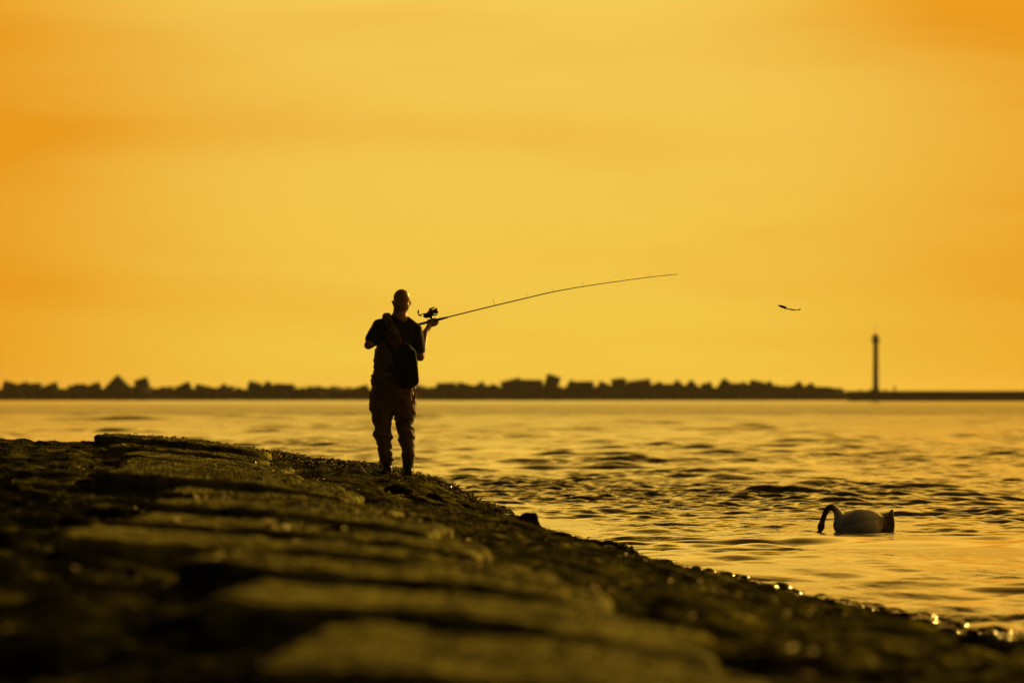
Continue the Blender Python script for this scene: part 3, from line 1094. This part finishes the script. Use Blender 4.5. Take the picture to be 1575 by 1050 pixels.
# back panel rising to the shoulder strap (part of the waders)
bp_ = [ring_sweep([(.000, -.140, 1.19, .125, .012), (.005, -.146, 1.30, .085, .012), (-.010, -.135, 1.40, .058, .012), (-.050, -.100, 1.49, .042, .012), (-.066, -.020, 1.562, .038, .012), (-.075, .08, 1.52, .034, .012), (-.08, .14, 1.42, .034, .012), (-.07, .15, 1.22, .05, .012)], side=(1, 0, 0), seg=14)]
obj('suspender', fuse('suspender', bp_, .006, 1, fold(16, 10, .008, 12)), m_wader, waders)
belt = [ring_sweep([(.171 * math.cos(a) * 1.02 + .012, .140 * math.sin(a) * 1.04, 1.022, .006, .020) for a in np.linspace(0, 2 * math.pi, 28)], side=(1, 0, 0), seg=8, sub=1)]
V, F = join([ring_sweep([(.012 + .182 * math.cos(a), .152 * math.sin(a), 1.005 + dz_, .012) for a in np.linspace(0, 2 * math.pi, 30)], seg=8, sub=1) for dz_ in (0, .018, .036)])
obj('belt', mesh_list('belt', V, F), m_bag, person)
# boots
for lx, lz, top in ((-.062, .03, .175), (.141, .0, .155)):
    bt = [ring_sweep([(lx - .010 * (lx < 0), 0, top, .062, .064), (lx, 0, .10 + lz, .056, .060), (lx, -.002, .05 + lz, .056, .066), (lx, 0, .02 + lz, .054, .07)], cap=False),
          ring_sweep([(lx, -.055, .035 + lz, .046, .034), (lx, .04, .04 + lz, .050, .04), (lx - .008, .15, .03 + lz, .052, .03), (lx - .01, .20, .025 + lz, .040, .022)], side=(1, 0, 0)),
          rbox((lx - .004, .07, .008 + lz), (.10, .29, .024), None, .01, 2)]
    obj('boot', fuse('boot', bt, .007, 2), m_boot, person)
# glasses: temple and lens rim wrap the left side of the head
gl = []
for s, ex in ((-1, -.006), (1, .158)):
    gl.append(ring_sweep([(ex, .02, 1.685, .005), (ex, .09, 1.690, .0055), (ex - s * .004, .145, 1.690, .006)], seg=8, sub=2))
gl.append(ring_sweep([(-.004, .145, 1.690, .006), (.07, .178, 1.690, .005), (.152, .150, 1.690, .006)], seg=8, sub=3))
gl.append(ellipsoid((-.012, .125, 1.684), (.012, .016, .013), None, 10))
glasses = obj('glasses', mesh_list('glasses', *join(gl)), m_lens, person)
obj('lens', mesh_list('lens', *ellipsoid((.032, .172, 1.672), (.030, .008, .020), None, 14)), m_lens, glasses)
obj('lens', mesh_list('lens', *ellipsoid((.112, .172, 1.672), (.030, .008, .020), None, 14)), m_lens, glasses)

# sling bag on the back of the right hip
bag = obj('sling_bag', fuse('sling_bag', [
    ring_sweep([(.098, -.195, 1.235, .075, .040), (.108, -.205, 1.17, .105, .062), (.118, -.208, 1.05, .120, .070), (.124, -.205, .95, .122, .070), (.122, -.200, .885, .105, .055)], side=(1, 0, 0)),
    rbox((.120, -.215, 1.035), (.235, .10, .34), Matrix.Rotation(-.10, 3, 'Y'), .03, 3)], .009, 3, fold(12, 12, .010, 30)), m_bag, None, (PX, PY, PZ0))
tag(bag, "black nylon sling bag hanging on the fishing person's right hip", 'bag')
st = []
pth = [(.225, -.15, 1.05), (.232, -.05, 1.10), (.215, .10, 1.20), (.10, .165, 1.36), (-.04, .12, 1.51), (-.095, .0, 1.545), (-.11, -.08, 1.48), (-.10, -.165, 1.36), (-.02, -.175, 1.22), (.05, -.20, 1.15)]
obj('strap', mesh_list('strap', *ring_sweep([(*p, .020, .004) for p in pth], side=(0, 0, 1), seg=8, sub=4)), m_bag, bag)
pth = [(.105, -.150, 1.30), (.150, -.185, 1.255), (.195, -.200, 1.215), (.212, -.190, 1.16), (.222, -.185, 1.10)]
obj('piping', mesh_list('piping', *ring_sweep([(*p, .0045) for p in pth], seg=6, sub=4)), m_strap, bag)
pth = [(-.085, -.160, 1.385), (-.098, -.168, 1.32), (-.108, -.165, 1.26), (-.112, -.160, 1.235)]
obj('cord', mesh_list('cord', *ring_sweep([(*p, .004) for p in pth], seg=6, sub=4)), m_strap, bag)
obj('buckle', mesh_list('buckle', *rbox((.232, -.150, 1.165), (.018, .03, .05), None, .005, 2)), m_bag, bag)

# pliers clipped below the bag
pl = bpy.data.objects.new('pliers', None)
COL.objects.link(pl)
pl.location = (PX + .165, PY - .175, PZ0 + .86)
tag(pl, "pliers with red grips hanging below the black bag on the person's hip", 'pliers')
for s in (-1, 1):
    obj('grip', mesh_list('grip', *ring_sweep([(.015 + s * .006, -.01, .02, .010), (.020 + s * .022, -.012, -.04, .011), (.022 + s * .024, -.01, -.10, .010), (.022 + s * .015, -.008, -.135, .008)], seg=10)), m_orange, pl)
obj('jaw', mesh_list('jaw', *join([ring_sweep([(.015, -.01, .02, .012, .006), (.012, -.01, .055, .009, .005), (.008, -.01, .095, .004, .004)], seg=8), ellipsoid((.015, -.01, .02), (.014, .008, .014), None, 10)])), m_metal, pl)
V, F = join([ring_sweep([(.062 + .016 * math.cos(a), -.005, .04 + .022 * math.sin(a), .0035) for a in np.linspace(0, 6.283, 14)], seg=6, sub=1),
             ring_sweep([(.062 + .010 * math.cos(a), -.005, -.005 + .020 * math.sin(a), .003) for a in np.linspace(0, 6.283, 14)], seg=6, sub=1),
             ring_sweep([(.062, -.005, -.02, .003), (.058, -.003, -.06, .003)], seg=6)])
obj('clip', mesh_list('clip', V, F), m_metal, pl)

# ------------------------------------------------------------------ rod and reel
rod = bpy.data.objects.new('fishing_rod', None)
COL.objects.link(rod)
rod.location = (PX, PY, PZ0)
tag(rod, 'long dark fishing rod with spinning reel, bending out over the water from the hand', 'fishing rod')
RC = [(.538, .283, 1.538), (.981, .36, 1.648), (1.30, .41, 1.724), (1.551, .45, 1.783), (1.85, .50, 1.837), (2.12, .545, 1.878), (2.50, .60, 1.930), (2.68, .63, 1.950), (2.778, .645, 1.960)]
rr = [.0062, .0055, .005, .0045, .004, .0036, .003, .0026, .0022]
start = rod_at(.16)
obj('blank', mesh_list('blank', *ring_sweep([(*rod_at(-.08), .007), (*rod_at(.2), .007)] + [(*p, r) for p, r in zip(RC, rr)], seg=8, sub=5)), m_blank, rod)
obj('rear_grip', mesh_list('rear_grip', *ring_sweep([(*rod_at(-.13), .013), (*rod_at(-.05), .0125), (*rod_at(.10), .011), (*rod_at(.27), .0125)], seg=12)), m_cork, rod)
obj('reel_seat', mesh_list('reel_seat', *ring_sweep([(*rod_at(.27), .0125), (*rod_at(.36), .0125), (*rod_at(.43), .0135), (*rod_at(.46), .012), (*rod_at(.52), .0085)], seg=12)), m_blank, rod)
B_ = np.cross(np.array((0, 0, 1.)), ROD_U)
B_ /= np.linalg.norm(B_)
U_ = np.cross(ROD_U, B_)


def rl(u, v, s=0.0, o=rod_at(.37)):
    return tuple(o + (ROD_U * u + U_ * v + B_ * s) * .88)


reel = obj('reel', fuse('reel', [
    ring_sweep([(*rl(-.03, .012), .012, .006), (*rl(.045, .012), .012, .006)], side=tuple(B_)),
    ring_sweep([(*rl(.010, .012), .009, .014), (*rl(.005, .035), .009, .012), (*rl(-.005, .055), .016, .02)], side=tuple(B_)),
    ellipsoid(rl(-.035, .075), (.046, .026, .027), Matrix.Rotation(-.25, 3, 'Y'), 16),
    ellipsoid(rl(-.005, .085), (.030, .028, .034), None, 14)], .004, 2), m_metal, rod)
obj('rotor', fuse('rotor', [ring_sweep([(*rl(.000, .098), .040), (*rl(.022, .098), .039)], seg=18, sub=1, cap=False),
                            ring_sweep([(*rl(.0, .062), .009), (*rl(.06, .056), .008)], seg=8),
                            ring_sweep([(*rl(.0, .134), .009), (*rl(.05, .142), .008)], seg=8)], .004, 1), m_metal, reel)
obj('spool', mesh_list('spool', *ring_sweep([(*rl(.024, .098), .030), (*rl(.032, .098), .024), (*rl(.055, .098), .024), (*rl(.062, .098), .031), (*rl(.068, .098), .026)], seg=18, sub=2)), m_metal, reel)
obj('bail', mesh_list('bail', *ring_sweep([(*rl(.055 + .040 * math.sin(a), .099 - .046 * math.cos(a), .03 * math.sin(a)), .0024) for a in np.linspace(0, math.pi, 14)], seg=6, sub=1)), m_metal, reel)
obj('handle_arm', mesh_list('handle_arm', *ring_sweep([(*rl(-.045, .085, 0), .006), (*rl(-.060, .098, -.04), .0055), (*rl(-.085, .102, -.05), .005), (*rl(-.125, .098, -.055), .005)], seg=8)), m_metal, reel)
obj('handle_knob', mesh_list('handle_knob', *ring_sweep([(*rl(-.118, .090, -.055), .008), (*rl(-.132, .102, -.056), .0075), (*rl(-.138, .125, -.058), .0075), (*rl(-.130, .148, -.06), .0085)], seg=10)), m_blank, reel)
for i, rad in ((1, .022), (2, .015), (3, .011), (4, .008), (5, .007), (6, .006), (7, .005)):
    p = np.array(RC[i])
    cc = p + U_ * (rad + .02)
    parts_ = [ring_sweep([(*(cc + B_ * rad * math.cos(a) + U_ * rad * math.sin(a)), .0016) for a in np.linspace(0, 6.283, 13)], seg=5, sub=1),
              ring_sweep([(*p, .0016), (*(p + U_ * .021), .0015)], seg=5, sub=1),
              ring_sweep([(*(p - ROD_U * .03), .0018), (*(p + ROD_U * .03), .0018)], seg=6, sub=1)]
    obj('line_guide', mesh_list('line_guide', *join(parts_)), m_metal, rod)

# ------------------------------------------------------------------ lure in the air on its line
lure = bpy.data.objects.new('fishing_lure', None)
COL.objects.link(lure)
lure.location = (PX + 3.83, PY + 1.2, PZ0 + 1.635)
tag(lure, 'small fishing lure with curved soft tail flying through the air above the water', 'fishing lure')
obj('lure_body', mesh_list('lure_body', *ring_sweep([(-.035, 0, .027, .004), (-.015, 0, .021, .011), (.015, 0, .012, .013), (.040, 0, .002, .010), (.048, 0, -.001, .006)], seg=12)), m_blank, lure)
obj('soft_tail', mesh_list('soft_tail', *ring_sweep([(.050, 0, -.002, .003), (.075, 0, -.010, .006), (.11, 0, -.016, .0065), (.145, 0, -.019, .0045), (.170, 0, -.018, .005), (.182, 0, -.008, .006)], seg=10)), m_orange, lure)
obj('hook', mesh_list('hook', *ring_sweep([(.02, 0, .005, .0016), (.035, 0, -.012, .0016), (.05, 0, -.016, .0016), (.055, 0, -.006, .0014)], seg=6)), m_metal, lure)
tip = np.array((2.778, .645, 1.960)) - np.array((3.83, 1.2, 1.635))
ln = [(tip[0] * (1 - q) - .035 * q, tip[1] * (1 - q), tip[2] * (1 - q) + .027 * q + .10 * math.sin(q * math.pi) * q  , .00018) for q in np.linspace(0, 1, 24)]
obj('fishing_line', mesh_list('fishing_line', *ring_sweep(ln, seg=4, sub=1)), m_strap, lure)

# ------------------------------------------------------------------ swan
SX, SY = 3.73, 60.3
near = (np.abs(Xw - SX) < .35) & (np.abs(Yw - SY) < .5)
SZ = float(np.median(Zw[near])) + .018
body = [ring_sweep([(-.235, 0, .085, .095, .10), (-.17, 0, .085, .145, .125), (-.06, 0, .09, .185, .138), (.08, 0, .088, .175, .13), (.19, 0, .08, .115, .10), (.26, 0, .07, .055, .06)], side=(0, 1, 0), seg=24),
        ring_sweep([(-.225, 0, .10, .085, .085), (-.258, 0, .155, .064), (-.280, 0, .205, .046), (-.312, 0, .245, .036), (-.352, 0, .260, .033), (-.392, 0, .238, .031), (-.425, 0, .175, .029), (-.447, 0, .105, .028)], side=(0, 1, 0), seg=16),
        ring_sweep([(-.447, 0, .11, .031), (-.456, 0, .075, .040), (-.464, 0, .045, .033), (-.468, 0, .022, .018)], side=(0, 1, 0), seg=16)]
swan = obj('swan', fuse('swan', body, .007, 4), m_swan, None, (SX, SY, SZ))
swan.scale = (1, 1, 1.08)
swan.rotation_euler = (0, 0, math.radians(4))
tag(swan, 'swan floating beside the groyne, neck arched down with its bill in the water', 'swan')


def feather_wing(s):
    ps = [ring_sweep([(-.20, s * .085, .115, .05, .045), (-.10, s * .115, .155, .075, .075), (.02, s * .105, .165, .08, .075), (.12, s * .08, .160, .06, .055), (.165, s * .06, .135, .035, .032)], side=(0, 1, 0), seg=18)]
    for j in range(5):
        ps.append(ring_sweep([(-.05 + j * .03, s * (.15 - j * .008), .165 - j * .022, .014, .035), (.10 + j * .012, s * (.125 - j * .006), .155 - j * .022, .012, .028), (.20 + .006 * j, s * .075, .13 - j * .017, .008, .012)], side=(0, 1, 0), seg=10))
    return fuse('wing', ps, .006, 2)


for s in (-1, 1):
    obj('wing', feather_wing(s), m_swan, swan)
tl = [ring_sweep([(.215, 0, .01, .075, .105), (.230, 0, .06, .080, .090), (.248, 0, .115, .064, .064), (.271, 0, .170, .042, .036), (.304, 0, .240, .009, .010)], side=(0, 1, 0), seg=18, cap=False)]
for j in range(5):
    a = (j - 2) / 2
    tl.append(ring_sweep([(.285, a * .055, .02, .014, .030), (.298, a * .050, .10, .014, .026), (.304, a * .034, .17 - .02 * abs(a), .012, .016), (.310, a * .02, .225 - .04 * abs(a), .005, .006)], side=(0, 1, 0), seg=10))
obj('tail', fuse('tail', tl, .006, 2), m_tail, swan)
obj('bill', mesh_list('bill', *ring_sweep([(-.462, 0, .040, .020, .018), (-.485, 0, .022, .017, .012), (-.520, 0, .008, .015, .008), (-.548, 0, .001, .010, .005)], side=(0, 1, 0), seg=12)), m_bill, swan)

# ------------------------------------------------------------------ haze over the sea
hm = bpy.data.materials.new('sea_haze')
hm.use_nodes = True
ht = hm.node_tree
for n in list(ht.nodes):
    ht.nodes.remove(n)
pv = ht.nodes.new('ShaderNodeVolumePrincipled')
pv.inputs['Color'].default_value = (0.9, 0.82, 0.68, 1)
pv.inputs['Density'].default_value = 0.000045
pv.inputs['Anisotropy'].default_value = 0.4
ho = ht.nodes.new('ShaderNodeOutputMaterial')
ht.links.new(pv.outputs[0], ho.inputs['Volume'])
V, F = rbox((0, 4400, 6.5), (36000, 9800, 17), None)
tag(obj('haze', mesh_list('haze', V, F, False), hm), 'thin golden haze lying over the sea', None, None, 'stuff')
